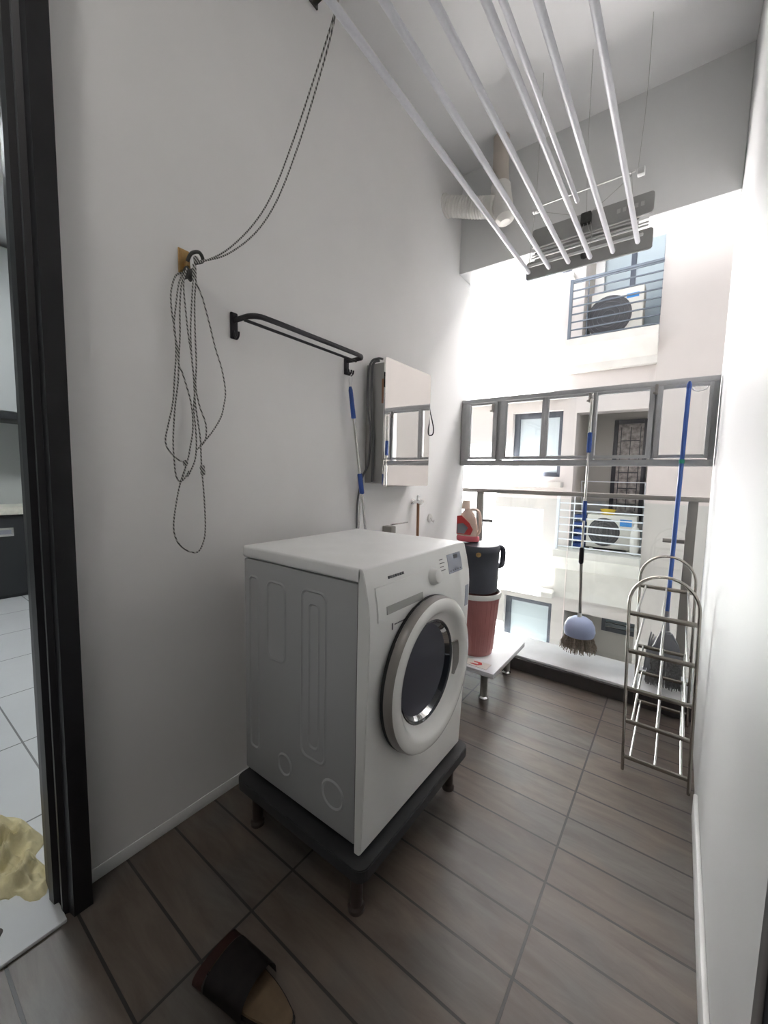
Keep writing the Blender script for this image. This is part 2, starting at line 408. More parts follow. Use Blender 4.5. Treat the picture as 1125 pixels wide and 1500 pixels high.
# pressed shapes in the side panel facing the camera
def emb(poly_out, poly_in):
    b = NB(); n = len(poly_out)
    o = [b.verts.new((p[0], YA + .0035, p[1])) for p in poly_out]; m1 = [b.verts.new((p[0], YA - .0005, p[1])) for p in [((q[0] * .5 + r[0] * .5), (q[1] * .5 + r[1] * .5)) for q, r in zip(poly_out, poly_in)]]
    i = [b.verts.new((p[0], YA + .0035, p[1])) for p in poly_in]
    for k in range(n):
        b.faces.new((o[k], o[(k + 1) % n], m1[(k + 1) % n], m1[k])); b.faces.new((m1[k], m1[(k + 1) % n], i[(k + 1) % n], i[k]))
    return b
for x0, x1, z0, z1, r in ((.225, .285, .33, .985, .02), (.325, .43, .70, .985, .03), (.50, .62, .42, .99, .03), (.535, .59, .46, .95, .02), (.60, .70, .30, .40, .045), (.385, .46, .30, .385, .035)):
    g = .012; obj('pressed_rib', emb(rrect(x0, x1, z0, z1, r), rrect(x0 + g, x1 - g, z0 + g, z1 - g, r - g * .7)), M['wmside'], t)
# round door
door = obj('door', lathe([(.236, .786), (.262, .788), (.263, .800)], (0, DC[0], DC[1]), 'x', 96, caps=False), M['seam'], t)
obj('door_edge', lathe([(.262, .800), (.2625, .806), (.2605, .822), (.256, .829)], (0, DC[0], DC[1]), 'x', 96, caps=False), M['wmedge'], door)
obj('door_ring', lathe([(.256, .829), (.250, .834), (.238, .8365), (.222, .836), (.213, .832), (.206, .824), (.196, .812), (.184, .803), (.176, .800)], (0, DC[0], DC[1]), 'x', 96, caps=False), M['wmring'], door)
obj('inner_seal', lathe([(.177, .801), (.173, .803), (.168, .799), (.166, .788), (.160, .780), (.158, .772)], (0, DC[0], DC[1]), 'x', 96, caps=False), M['gasket'], door)
obj('door_glass', lathe([(.166, .797), (.160, .786), (.146, .762), (.12, .735), (.08, .715), (.03, .708), (.002, .707)], (0, DC[0], DC[1]), 'x', 64, caps=False), M['dglass'], door)
obj('drum', lathe([(.172, .780), (.172, .74), (.165, .70), (.160, .64), (.150, .612), (.10, .606), (.01, .604)], (0, DC[0], DC[1]), 'x', 64), M['drum'], t)
b = NB()
for k in range(9):
    a0 = radians(-20 + 40 * k / 9); a1 = radians(-20 + 40 * (k + 1) / 9)
    P = []
    for a in (a0, a1):
        for r, x in ((.181, .805), (.200, .8195)): P.append((x, DC[0] + r * cos(a), DC[1] - .015 + r * sin(a)))
    vs = [b.verts.new(p) for p in P] + [b.verts.new((p[0] - .012, p[1] + .004, p[2])) for p in P]
    b.faces.new((vs[0], vs[1], vs[3], vs[2])); b.faces.new((vs[4], vs[6], vs[7], vs[5])); b.faces.new((vs[0], vs[4], vs[5], vs[1])); b.faces.new((vs[2], vs[3], vs[7], vs[6]))
    b.faces.new((vs[0], vs[2], vs[6], vs[4])); b.faces.new((vs[1], vs[5], vs[7], vs[3]))
obj('door_handle', b, M['wmedge'], door)
# drawer, knob, display on the sloped panel
dr = obj('detergent_drawer', prism([(.780, .925), (.7895, .925), (.7888, .955), (.7845, .985), (.7745, 1.028), (.765, 1.028)], 'y', .885, 1.145, .002), M['wm'], t)
obj('drawer_grip', prism([(.775, .938), (.7912, .938), (.790, .958), (.787, .968), (.775, .968)], 'y', .925, 1.135, .003), M['grip'], dr)
kb = obj('programme_knob', lathe([(.031, -.004), (.031, .004), (.027, .012), (.024, .024), (.020, .027), (.002, .028)], (0, 0, 0), 'x', 40), M['wm'], t)
kb.location = Vector((.7795, 1.215, 1.00)) - wloc(t); kb.rotation_euler = (0, radians(-12), 0)
for v in kb.data.vertices: v.co += wloc(t)
def panelbox(y0, y1, z0, z1, th=.0015):
    def X(z):
        for (xa, za), (xb, zb) in zip(prof, prof[1:]):
            if za <= z <= zb and zb > za: return xa + (xb - xa) * (z - za) / (zb - za)
        return .76
    zs = [z0 + (z1 - z0) * k / 6 for k in range(7)]
    return prism([(X(z) - .002, z) for z in zs] + [(X(z) + th, z) for z in reversed(zs)], 'y', y0, y1)
obj('display', panelbox(1.335, 1.445, .985, 1.055), M['display'], t, smooth=False)
for k in range(4): obj('indicator_mark', panelbox(1.275, 1.300 + .01 * (k % 2), 1.045 - .013 * k, 1.0475 - .013 * k, .001), M['print_'], t, smooth=False)
obj('time_digits', panelbox(1.385, 1.415, 1.036, 1.050, .0025), M['print_'], t, smooth=False)
for k in range(5): obj('button', panelbox(1.345 + k * .02, 1.352 + k * .02, .992, .997, .0025), M['print_'], t, smooth=False)
b = NB()
for k in range(7): merge(b, panelbox(.958 + k * .0125, .9665 + k * .0125, 1.040, 1.0475, .0022))
obj('brand_lettering', b, M['print_'], t, smooth=False)
b = NB(); merge(b, panelbox(.958, .963, .886, .906, .0012))
for k in range(9): merge(b, panelbox(.972 + k * .0085, .978 + k * .0085, .898, .9015, .0012))
obj('small_lettering', b, M['print_'], t, smooth=False)
obj('energy_sticker', panelbox(1.468, 1.495, .83, .915, .0012), M['display'], t, smooth=False)
t = thing('washer_stand', 'low charcoal platform with short brown legs, under the washing machine', 'stand', (.5, 1.18, 0))
obj('platform', prism(rrect(.175, .80, .818, 1.545, .035), 'z', .158, .20, .003), M['stand'], t)
for x, y in ((.235, .875), (.735, .875), (.235, 1.49), (.735, 1.49)):
    obj('leg', lathe([(.026, 0), (.026, .012), (.020, .02), (.020, .158)], (x, y, 0), 'z', 20), M['standleg'], t)

# ------------------------------------------------------------------ left wall fittings
t = thing('mirror_cabinet', 'grey steel wall cabinet with mirrored front above the washing machine', 'cabinet', (0, 2.01, 1.29))
obj('cabinet_body', box(0.001, .126, 1.777, 2.245, 1.302, 1.957, .004), M['heater'], t)
obj('mirror_door', prism(rrect(1.768, 2.252, 1.288, 1.982, .012), 'x', .130, .141, .0015), M['mirror'], t, smooth=False)
obj('hinge_strip', box(.112, .131, 1.774, 1.779, 1.74, 1.87, .001), M['copper'], t)
b = tube(catmull([(.118, 1.772, 1.972), (.09, 1.765, 1.978), (.055, 1.755, 1.965), (.036, 1.75, 1.90), (.034, 1.752, 1.72), (.052, 1.755, 1.60), (.046, 1.752, 1.42), (.020, 1.73, 1.33), (.012, 1.705, 1.20), (.012, 1.70, 1.05)], 8), .006, 8)
tag(obj('grey_cord', b, M['grey']), 'grey cord looping over the near side of the mirrored cabinet', 'cord')
b = tube(catmull([(.10, 1.765, 1.965), (.062, 1.762, 1.955), (.052, 1.762, 1.88), (.056, 1.762, 1.70), (.070, 1.762, 1.55), (.066, 1.762, 1.31)], 8), .007, 8)
tag(obj('dark_cord', b, M['grey']), 'thicker dark cord running straight down the near side of mirrored cabinet', 'cord')
b = tube(catmull([(.12, 2.256, 1.86), (.135, 2.262, 1.76), (.150, 2.266, 1.70), (.160, 2.268, 1.65), (.155, 2.266, 1.615), (.13, 2.26, 1.61)], 6), .004, 8)
tag(obj('door_cord', b, M['black']), 'short black cord loop at the far edge of the mirror', 'cord')

t = thing('towel_rail', 'black wall-mounted double-bar towel rail with hooks', 'towel rail', (0, 1.27, 1.86))
for y, z0, z1 in ((.948, 1.868, 1.968), (1.605, 1.868, 1.955)):
    pl = obj('wall_plate', box(.0005, .012, y - .015, y + .015, z0, z1, .004), M['black'], t)
    for k, dy in ((0, -.004), (1, .012)):
        if k == 1 and y < 1: continue
        obj('hook', tube(catmull([(.010, y + dy, z0 + .03), (.018, y + dy, z0 + .008), (.030, y + dy, z0 - .004), (.042, y + dy, z0 + .006), (.044, y + dy, z0 + .02)], 5), .0045, 8), M['black'], pl)
obj('outer_bar', tube(catmull([(.008, .948, 1.937), (.05, .948, 1.937), (.095, .952, 1.937), (.125, .975, 1.937), (.133, 1.02, 1.937), (.134, 1.2, 1.937), (.134, 1.45, 1.937), (.132, 1.56, 1.937), (.115, 1.60, 1.937), (.06, 1.605, 1.937), (.008, 1.605, 1.937)], 7), .01, 10, flat=(.005, .011, (0, 0, 1))), M['black'], t)
obj('inner_bar', tube([(.072, .950, 1.928), (.072, 1.605, 1.928)], .006, 10), M['black'], t)

# rope tied off at a wall bracket
t = thing('rope_bracket', 'small brass bracket with a dark pulley fixed high on left wall', 'bracket', (0, .755, 2.03))
obj('mount_plate', box(.0005, .006, .737, .776, 2.035, 2.118, .002), M['brass'], t)
b = prism([(.738, 2.040), (.742, 2.112), (.775, 2.085), (.778, 2.055)], 'x', .006, .010, .001)
add_box(b, .006, .034, .752, .764, 2.055, 2.075, .003)
obj('bracket_arm', b, M['brass'], t)
obj('pulley_wheel', lathe([(.008, -.011), (.022, -.010), (.016, 0), (.022, .010), (.008, .011)], (.030, .758, 2.030), 'y', 24), M['pulley'], t)
obj('cleat', tube(catmull([(.030, .755, 2.07), (.045, .762, 2.095), (.055, .785, 2.105), (.05, .80, 2.085), (.04, .775, 2.07)], 5), .006, 10), M['pulley'], t)
R_ = [
 [(.03, .735, 2.025), (.03, .712, 2.004), (.03, .696, 1.946), (.03, .698, 1.881), (.03, .706, 1.827), (.03, .708, 1.753), (.03, .702, 1.675), (.03, .693, 1.582), (.03, .676, 1.507), (.03, .665, 1.454), (.03, .673, 1.422), (.03, .699, 1.393), (.03, .727, 1.379)],
 [(.035, .74, 2.03), (.035, .721, 1.984), (.035, .711, 1.921), (.035, .701, 1.833), (.035, .711, 1.772), (.035, .714, 1.716), (.035, .729, 1.68), (.035, .755, 1.587), (.035, .759, 1.501), (.035, .747, 1.43), (.035, .736, 1.383), (.035, .709, 1.305), (.035, .692, 1.229), (.035, .682, 1.152), (.035, .693, 1.101), (.035, .723, 1.065), (.035, .767, 1.051), (.035, .791, 1.089), (.035, .799, 1.142), (.035, .797, 1.244), (.035, .792, 1.325), (.035, .789, 1.365)],
 [(.04, .745, 2.03), (.04, .728, 1.985), (.04, .72, 1.905), (.04, .718, 1.81), (.04, .712, 1.733), (.04, .708, 1.656), (.04, .695, 1.565), (.04, .686, 1.456), (.04, .688, 1.381), (.04, .692, 1.336), (.04, .703, 1.313), (.04, .722, 1.322), (.042, .738, 1.35)],
 [(.045, .745, 2.04), (.045, .732, 1.985), (.045, .737, 1.902), (.045, .745, 1.817), (.045, .754, 1.758), (.045, .76, 1.686), (.045, .764, 1.596), (.045, .772, 1.533), (.045, .781, 1.464), (.045, .782, 1.417), (.038, .787, 1.365)],
 [(.05, .765, 2.05), (.05, .762, 1.996), (.05, .754, 1.895), (.05, .75, 1.818), (.05, .754, 1.723), (.05, .761, 1.646), (.05, .756, 1.57), (.05, .761, 1.5), (.05, .763, 1.442), (.05, .756, 1.388), (.05, .737, 1.345), (.05, .727, 1.329)],
 [(.055, .77, 2.06), (.055, .77, 2.005), (.055, .764, 1.931), (.055, .764, 1.821), (.055, .766, 1.725), (.055, .762, 1.646), (.055, .775, 1.58), (.055, .797, 1.519), (.055, .794, 1.464), (.055, .771, 1.435), (.055, .761, 1.427)],
 [(.05, .765, 2.06), (.05, .773, 2.007), (.05, .796, 1.959), (.05, .82, 1.881), (.05, .841, 1.803), (.05, .867, 1.728), (.05, .88, 1.651), (.05, .872, 1.595), (.05, .859, 1.551), (.05, .827, 1.499), (.05, .799, 1.465), (.05, .776, 1.44)],
 [(.035, .727, 1.38), (.035, .730, 1.365), (.035, .712, 1.310)],
 [(.045, .78, 2.09), (.05, .782, 2.071), (.1, .856, 2.127), (.16, .927, 2.228), (.23, .962, 2.33), (.32, .977, 2.471), (.42, .961, 2.567), (.52, .929, 2.622), (.62, .877, 2.64), (.72, .80, 2.66)],
 [(.05, .782, 2.085), (.06, .79, 2.078), (.108, .858, 2.115), (.172, .930, 2.200), (.246, .966, 2.300), (.336, .980, 2.440), (.433, .964, 2.545), (.530, .930, 2.612), (.625, .872, 2.635), (.72, .79, 2.66)],
]
b = NB()
for p in R_: add_tube(b, catmull(p, 5), .0027, 7)
for c in ((.036, .729, 1.377), (.038, .790, 1.362), (.038, .792, 1.345), (.05, .775, 2.08)): add_lathe(b, [(.001, -.011), (.007, -.008), (.009, 0), (.007, .008), (.001, .011)], c, 'z', 12)
tag(obj('looped_rope', b, M['ropeM']), 'grey speckled rope in long loops on left wall, running up to the laundry rack', 'rope')
b = box(.0005, .01, 1.335, 1.385, 3.40, 3.47, .003); add_box(b, .008, .05, 1.35, 1.37, 3.40, 3.42, .003)
tag(obj('wall_hook', b, M['pulley']), 'small dark hook at top of the left wall, at picture edge', 'hook')

# mop stick hanging from rail hook
t = thing('flat_mop', 'steel mop pole with blue grip and blue collar, hanging against left wall', 'mop', (.06, 1.66, 1.05))
A = Vector((.05, 1.587, 1.800)); B = Vector((.055, 1.690, 1.245)); d = (B - A)
obj('upper_grip', tube([A, A + d * .03, A + d * .28, A + d * .285], [.007, .011, .0125, .010], 14), M['blue'], t)
obj('upper_pole', tube([A + d * .28, B], .0075, 12), M['steel'], t)
obj('collar', tube([A + d * .80, A + d * .81, A + d * .99, B], [.011, .0135, .0135, .011], 14), M['blue'], t)
obj('lower_pole', tube([B, (.06, 1.722, 1.02), (.06, 1.728, .98)], .0065, 12), M['steel'], t)
obj('lever_rod', tube([B + Vector((0, -.008, 0)), (.052, 1.664, 1.02), (.052, 1.662, .98)], .0055, 12), M['steel'], t)
obj('mop_head', box(.045, .12, 1.60, 1.80, .955, 1.035, .01), M['lblue'], t)
obj('hanging_loop', tube(catmull([A + Vector((0, .0, -.01)), A + Vector((-.005, -.004, .035)), (.043, 1.604, 1.868), A + Vector((.005, .008, .035)), A + Vector((0, .003, -.01))], 5), .0016, 6), M['airp'], t)

# taps
t = thing('angle_valve', 'small chrome valve with brown flexible pipe below mirrored cabinet', 'valve', (.0, 2.30, .95))
obj('valve_body', lathe([(.022, .0005), (.022, .006), (.012, .008), (.012, .055), (.016, .058), (.016, .075)], (0, 2.29, 1.175), 'x', 20), M['chrome'], t)
obj('valve_handle', lathe([(.014, 0), (.017, .006), (.014, .022)], (.045, 2.325, 1.175), 'y', 16), M['chrome'], t)
obj('valve_top', lathe([(.010, 0), (.010, .03), (.006, .036)], (.045, 2.29, 1.185), 'z', 16), M['chrome'], t)
obj('flexible_hose', tube([(.048, 2.29, 1.17), (.048, 2.292, 1.10), (.048, 2.295, .93), (.05, 2.30, .60)], .0095, 12), M['copper'], t)
t = thing('washer_tap', 'square dark tap with thin lever on left wall behind the washing machine', 'tap', (0, 1.99, 1.0))
obj('tap_body', box(.0005, .07, 1.955, 2.005, .995, 1.040, .005), M['alu2'], t)
obj('lever', box(.055, .065, 1.965, 2.15, 1.048, 1.055, .002), M['steel'], t)
obj('spout', tube([(.045, 1.98, .997), (.045, 1.98, .93)], .009, 12), M['chrome'], t)
t = thing('round_wall_hook', 'small round white adhesive hook on left wall near the detergent bottle', 'hook', (0, 2.52, 1.03))
obj('backing_disc', lathe([(.032, .0005), (.032, .006), (.028, .010), (.005, .011)], (0, 2.53, 1.045), 'x', 28), M['binrim'], t)
obj('hook', tube(catmull([(.010, 2.53, 1.05), (.022, 2.53, 1.03), (.035, 2.53, 1.02), (.040, 2.53, 1.035)], 5), .004, 8), M['binrim'], t)

# ------------------------------------------------------------------ white bench with bucket, bin, bottle
t = thing('low_bench', 'low white laminate bench with round metal legs, under the bin', 'bench', (.36, 2.45, 0))
obj('bench_top', box(.08, .668, 2.16, 2.735, .192, .222, .003), M['bench'], t)
for x, y in ((.16, 2.26), (.575, 2.26), (.16, 2.665), (.575, 2.665)):
    l = obj('leg', lathe([(.022, .012), (.022, .192)], (x, y, 0), 'z', 24), M['alu2'], t)
    obj('leg_foot', lathe([(.030, 0.0), (.030, .010), (.024, .018), (.0215, .020)], (x, y, 0), 'z', 24), M['chrome'], l)
b = box(.46, .615, 2.185, 2.262, .2225, .2245)
pk = tag(obj('paper_leaflet', b, M['paper'], smooth=False), 'pale leaflet with red print on near edge of the white bench', 'leaflet')
b = NB(); add_box(b, .50, .565, 2.205, 2.245, .2246, .2252); obj('red_print', prism([(.50, 2.205), (.545, 2.200), (.572, 2.225), (.56, 2.25), (.51, 2.246), (.515, 2.236), (.545, 2.236), (.548, 2.216), (.515, 2.216)], 'z', .2246, .2252), M['red'], pk, smooth=False); b.free()
t = thing('tall_bin', 'tall dusty-pink plastic bin with white rim on white bench', 'bin', (.455, 2.40, .222))
obj('bin_body', lathe([(.100, 0.0), (.112, .004), (.115, .02), (.130, .20), (.143, .385), (.140, .385), (.127, .2), (.11, .02), (.05, .012)], (.443, 2.40, .223), 'z', 56), M['bin'], t)
b = NB(); 
for k in range(28):
    a = 2 * pi * k / 28
    add_tube(b, [(.443 + .1155 * cos(a), 2.40 + .1155 * sin(a), .25), (.443 + .1425 * cos(a), 2.40 + .1425 * sin(a), .59)], .0022, 5)
obj('moulded_ribs', b, M['bin'], t)
obj('rim', lathe([(.146, .372), (.153, .374), (.155, .392), (.151, .404), (.143, .404), (.141, .385)], (.443, 2.40, .223), 'z', 56, caps=False), M['binrim'], t)
t = thing('charcoal_bucket', 'charcoal grey plastic bucket with side handle, stacked on the pink bin', 'bucket', (.45, 2.40, .628))
obj('bucket_body', lathe([(.118, 0), (.128, .006), (.131, .03), (.133, .16), (.134, .25), (.137, .256), (.138, .285), (.130, .298), (.06, .306), (.01, .31)], (.440, 2.40, .628), 'z', 56), M['bucket'], t)
obj('side_handle', tube(catmull([(.555, 2.450, .912), (.576, 2.458, .905), (.583, 2.461, .885), (.583, 2.461, .84), (.577, 2.458, .80), (.556, 2.450, .79)], 5), .017, 14), M['bucket'], t)
bd = obj('round_badge', lathe([(.016, -.003), (.016, .0), (.012, .001), (.001, .002)], (0, 0, 0), 'y', 24), M['brass'], t)
for v in bd.data.vertices: v.co += wloc(t)
bd.location = Vector((.497, 2.276, .880)) - wloc(t); bd.rotation_euler = (0, 0, radians(180 + 24))
t = thing('detergent_bottle', 'cream detergent bottle with red label and pink base on charcoal bucket', 'bottle', (.415, 2.38, .938))
def oval(prof, c, sx, sy, seg=40): return lathe(prof, c, 'z', seg, sx=sx, sy=sy)
obj('bottle_body', oval([(.060, 0), (.068, .006), (.070, .05), (.066, .10), (.056, .145), (.044, .175), (.028, .195), (.02, .21)], (.400, 2.38, .940), 1.0, .55), M['bottle'], t)
obj('pink_base', oval([(.069, 0), (.076, .004), (.077, .024), (.072, .034), (.071, .036)], (.405, 2.38, .939), 1.0, .6), M['pink'], t)
obj('bottle_cap', lathe([(.026, 0), (.027, .004), (.024, .05), (.020, .055)], (.385, 2.38, 1.145), 'z', 24), M['bottle'], t)
obj('bottle_handle', tube(catmull([(.405, 2.38, 1.135), (.445, 2.38, 1.145), (.476, 2.38, 1.125), (.486, 2.38, 1.07), (.482, 2.38, 1.01), (.458, 2.38, .975)], 5), .010, 12), M['bottle'], t)
obj('red_label', prism([(.345, 1.10), (.375, 1.105), (.43, 1.06), (.455, 1.02), (.44, .985), (.345, .985)], 'y', 2.335, 2.3425, .001), M['red'], t, smooth=False)
obj('label_picture', prism([(.35, .99), (.35, 1.05), (.39, 1.058), (.425, 1.03), (.40, .99)], 'y', 2.333, 2.3345), M['greyp'], t, smooth=False)
for c in t.children: c.location.x -= .03

# ------------------------------------------------------------------ drying rack hanging from the ceiling
t = thing('laundry_rack', 'ceiling-hung laundry rack of long white poles, with grey boards at far end', 'laundry rack', (.95, 1.5, 2.5))
def pole(x, y0, y1, z, r=.011):
    obj('pole', tube([(x, y0, z), (x, y1 - .012, z), (x, y1 - .003, z), (x, y1, z)], [r, r, r * .75, r * .3], 16), M['airer'], t)
for x, y1 in ((.683, 2.372), (.790, 2.380), (.889, 2.380), (.991, 2.392), (1.094, 2.398), (1.203, 2.368)): pole(x, .45, y1, 2.5)
pole(.905, .45, 2.42, 2.82, .0115)
obj('cross_bar', box(.66, 1.225, 2.335, 2.347, 2.514, 2.526, .002), M['airp'], t)
obj('near_cross_bar', box(.66, 1.225, .55, .562, 2.514, 2.526, .002), M['airp'], t)
obj('upper_cross_bar', box(.672, 1.165, 2.40, 2.410, 2.858, 2.866, .002), M['airp'], t)
obj('upper_cross_bar', box(.672, 1.165, .62, .63, 2.858, 2.866, .002), M['airp'], t)
for z0, z1, x0, x1, y in ((2.488, 2.585, .648, 1.258, 2.425), (2.672, 2.772, .662, 1.250, 2.455)):
    br = obj('grey_board', prism(rrect(x0, x1, z0, z1, .014), 'y', y, y + .016, .002), M['board'], t)
obj('grey_board', box(.68, 1.19, 2.462, 2.472, 2.590, 2.668, .002), M['board'], t)
b = NB()
for k in range(5): add_box(b, 1.09 + k * .026, 1.105 + k * .026, 2.4535, 2.4555, 2.715, 2.735)
obj('board_print', b, M['boardp'], t, smooth=False)
for z, y in ((2.600, 2.43), (2.622, 2.445), (2.645, 2.45)): obj('slide_rail', box(.67, 1.235, y, y + .010, z, z + .007, .001), M['airp'], t)
for x in (.69, 1.19):
    obj('end_block', box(x - .016, x + .016, 2.395, 2.425, 2.835, 2.866, .004), M['airp'], t)
b = NB()
for p in ([(.69, 2.40, 2.84), (.82, 2.42, 2.79), (.94, 2.43, 2.74)], [(1.15, 2.41, 2.85), (1.05, 2.42, 2.79), (.95, 2.43, 2.74)], [(.95, 2.43, 2.74), (.93, 2.42, 2.62), (.96, 2.41, 2.53)], [(.96, 2.43, 2.74), (.985, 2.42, 2.64), (.97, 2.41, 2.53)], [(.94, 2.43, 2.76), (.97, 2.42, 2.66), (.99, 2.42, 2.62)],
          [(.95, 2.44, 2.74), (.935, 2.44, 3.1), (.93, 2.44, CE)], [(1.175, 2.41, 2.86), (1.19, 2.42, 3.2), (1.19, 2.42, CE)], [(.69, 2.41, 2.86), (.69, 2.42, CE)], [(.69, .62, 2.86), (.69, .62, CE)], [(1.16, .62, 2.86), (1.16, .62, CE)], [(.69, .556, 2.52), (.70, .62, 2.86)], [(1.19, .556, 2.52), (1.15, .62, 2.86)], [(.69, 2.34, 2.52), (.69, 2.40, 2.86)], [(1.19, 2.34, 2.52), (1.15, 2.40, 2.86)]):
    obj('suspension_cord', tube(catmull(p, 4), .0018, 6), M['cordw'], t)
obj('pulley_block', box(.925, .975, 2.415, 2.45, 2.70, 2.755, .006), M['pulley'], t)
obj('cord_knot', lathe([(.002, -.022), (.014, -.015), (.018, 0), (.012, .015), (.002, .022)], (.955, 2.41, 2.535), 'z', 14), M['pulley'], t)
obj('rope_pulley', lathe([(.008, -.012), (.026, -.010), (.018, 0), (.026, .010), (.008, .012)], (.735, .79, 2.665), 'y', 24), M['pulley'], t)
obj('pulley_hanger', tube([(.735, .79, 2.66), (.735, .79, CE)], .004, 8), M['pulley'], t)
t.location = t.location

# duct and pipe in the far corner
def ribbed(bm, pts, r, amp):
    P = catmull(pts, 10); rr = [r + (amp if i % 2 else 0) for i in range(len(P))]
    return add_tube(bm, P, rr, 24)
t = thing('ventilation_duct', 'white ribbed duct elbow joined to a beige pipe below the ceiling corner', 'duct', (.2, 2.7, 2.95))
dp = obj('ribbed_hose', ribbed(NB(), [(.002, 2.62, 3.225), (.10, 2.64, 3.195), (.20, 2.66, 3.165), (.29, 2.67, 3.14), (.34, 2.67, 3.125)], .060, .006), M['duct'], t)
obj('wall_collar', lathe([(.075, .0005), (.075, .012), (.064, .016)], (0, 2.62, 3.225), 'x', 32), M['duct'], t)
obj('joint', tube([(.36, 2.70, 3.26), (.375, 2.69, 3.15), (.40, 2.67, 3.07), (.415, 2.66, 3.02), (.418, 2.66, 3.0)], [.062, .068, .064, .060, .03], 28), M['duct'], t)
obj('vertical_pipe', tube([(.352, 2.70, CE), (.360, 2.70, 3.22)], .052, 28), M['pipeb'], t)

# ------------------------------------------------------------------ brushes
t = thing('ceiling_brush', 'long-handled brush with pale blue round head, hanging in the window opening', 'brush', (.957, 2.90, .19))
obj('upper_pole', tube([(.957, 2.905, 1.64), (.957, 2.90, .85)], .0075, 12), M['steel'], t)
obj('hanger', tube(catmull([(.957, 2.905, 1.87), (.955, 2.93, 1.90), (.945, 2.943, 1.868)], 5), .004, 8), M['alu2'], t)
obj('handle_tube', tube([(.957, 2.905, 1.87), (.957, 2.905, 1.64)], .010, 12), M['steel'], t)
obj('grip', tube([(.957, 2.905, 1.655), (.957, 2.905, 1.65), (.957, 2.905, 1.53), (.957, 2.905, 1.525)], [.010, .0145, .0145, .010], 16), M['blue'], t)
obj('grip', tube([(.957, 2.902, 1.21), (.957, 2.902, 1.08)], .0125, 16), M['blue'], t)
obj('lower_pole', tube([(.957, 2.90, .85), (.972, 2.90, .44)], .0095, 12), M['alu2'], t)
obj('twist_lock', tube([(.957, 2.90, .90), (.957, 2.90, .89), (.957, 2.90, .80), (.958, 2.90, .79)], [.010, .0155, .0155, .010], 16), M['black'], t)
obj('socket', tube([(.970, 2.90, .455), (.972, 2.90, .41), (.973, 2.90, .35)], [.013, .016, .020], 16), M['binrim'], t)
obj('brush_head', lathe([(.01, .430), (.045, .425), (.075, .405), (.093, .370), (.098, .335), (.090, .305), (.06, .295), (.01, .295)], (.975, 2.90, 0), 'z', 40), M['lblue'], t)
b = NB()
for k in range(420):
    a = random.random() * 2 * pi; q = math.sqrt(random.random()); r0 = .085 * q; r1 = r0 + .030 * q + random.uniform(-.006, .01)
    z1 = random.uniform(.185, .225) + .015 * q
    add_tube(b, [(.975 + r0 * cos(a), 2.90 + r0 * sin(a), .31), (.975 + (r0 * .45 + r1 * .55) * cos(a), 2.90 + (r0 * .45 + r1 * .55) * sin(a), .26), (.975 + r1 * cos(a), 2.90 + r1 * sin(a), z1)], .0016, 4)
obj('bristles', b, M['bristle'], t)

t = thing('blue_broom', 'broom with long blue pole and dark grey bristles leaning at far right corner', 'broom', (1.46, 2.9, .1))
obj('pole', tube([(1.453, 2.915, 1.905), (1.443, 2.885, .55)], .0115, 16), M['bluepole'], t)
obj('pole_tip', tube([(1.453, 2.915, 1.922), (1.453, 2.915, 1.905), (1.453, 2.915, 1.88)], [.006, .0125, .0125], 16), M['blue'], t)
obj('green_tape', tube([(1.4495, 2.905, 1.478), (1.4493, 2.9045, 1.455)], .0135, 16), M['green'], t)
obj('socket', tube([(1.443, 2.885, .58), (1.443, 2.884, .50), (1.445, 2.884, .46)], [.013, .017, .02], 16), M['greyp'], t)
obj('brush_block', prism([(1.40, .38), (1.375, .30), (1.53, .30), (1.515, .38), (1.475, .45), (1.42, .45)], 'y', 2.865, 2.905, .006), M['greyp'], t)
b = NB()
for i in range(34):
    for j in range(5):
        u = i / 33; x0 = 1.378 + .148 * u; y0 = 2.868 + .034 * j / 4
        x1 = 1.452 + (x0 - 1.452) * 1.18 + random.uniform(-.004, .004)
        add_tube(b, [(x0, y0, .31), ((x0 + x1) / 2, y0 - .002, .21), (x1, y0 + random.uniform(-.01, .01), .103 + random.uniform(0, .02))], .0019, 4)
obj('bristles', b, M['bristle2'], t)
b = NB()
for k in range(9): add_tube(b, catmull([(1.376 + .012 * k % .03, 2.86, .44 - .01 * k), (1.362 + .006 * (k % 4), 2.855, .33), (1.352 + .008 * (k % 5), 2.852, .20 + .015 * (k % 3))], 4), .004, 6)
obj('dust_cloth', b, M['greyp'], t)

# ------------------------------------------------------------------ stainless shoe rack
t = thing('shoe_rack', 'narrow stainless steel shoe rack with arched ends, against the right wall', 'rack', (1.45, 2.42, 0))
def hoop(y, xa, xb, xfa, xfb, zt, zs):
    cx = (xa + xb) / 2; rx = (xb - xa) / 2; P = [(xfa, y, .0), (xa, y, zs)]
    for k in range(1, 16):
        a = pi - pi * k / 16; P.append((cx + rx * cos(a), y, zs + (zt - zs) * sin(a)))
    P += [(xb, y, zs), (xfb, y, .0)]
    return tube(P, .0085, 12, flat=(.007, .0095, (0, 1, 0)))
ZF = (.066, .24, .395, .574, .750); YF, YBk = 2.10, 2.70
obj('end_frame', hoop(YF, 1.305, 1.558, 1.330, 1.578, .935, .80), M['rackm'], t)
obj('end_frame', hoop(YBk, 1.305, 1.558, 1.330, 1.578, .935, .80), M['rackm'], t)
def xl(z): return 1.330 - .025 * z / .8
def xr(z): return 1.578 - .020 * z / .8
for z in ZF:
    for y in (YF, YBk): obj('cross_bar', tube([(xl(z), y, z), (xr(z), y, z)], .006, 10, flat=(.004, .011, (0, 0, 1))), M['rackm'], t)
    for fx in (.12, .5, .88):
        x = xl(z) + (xr(z) - xl(z)) * fx
        obj('shelf_bar', tube([(x, YF, z + .004), (x, YBk, z + .004)], .0055, 10), M['steel'], t)

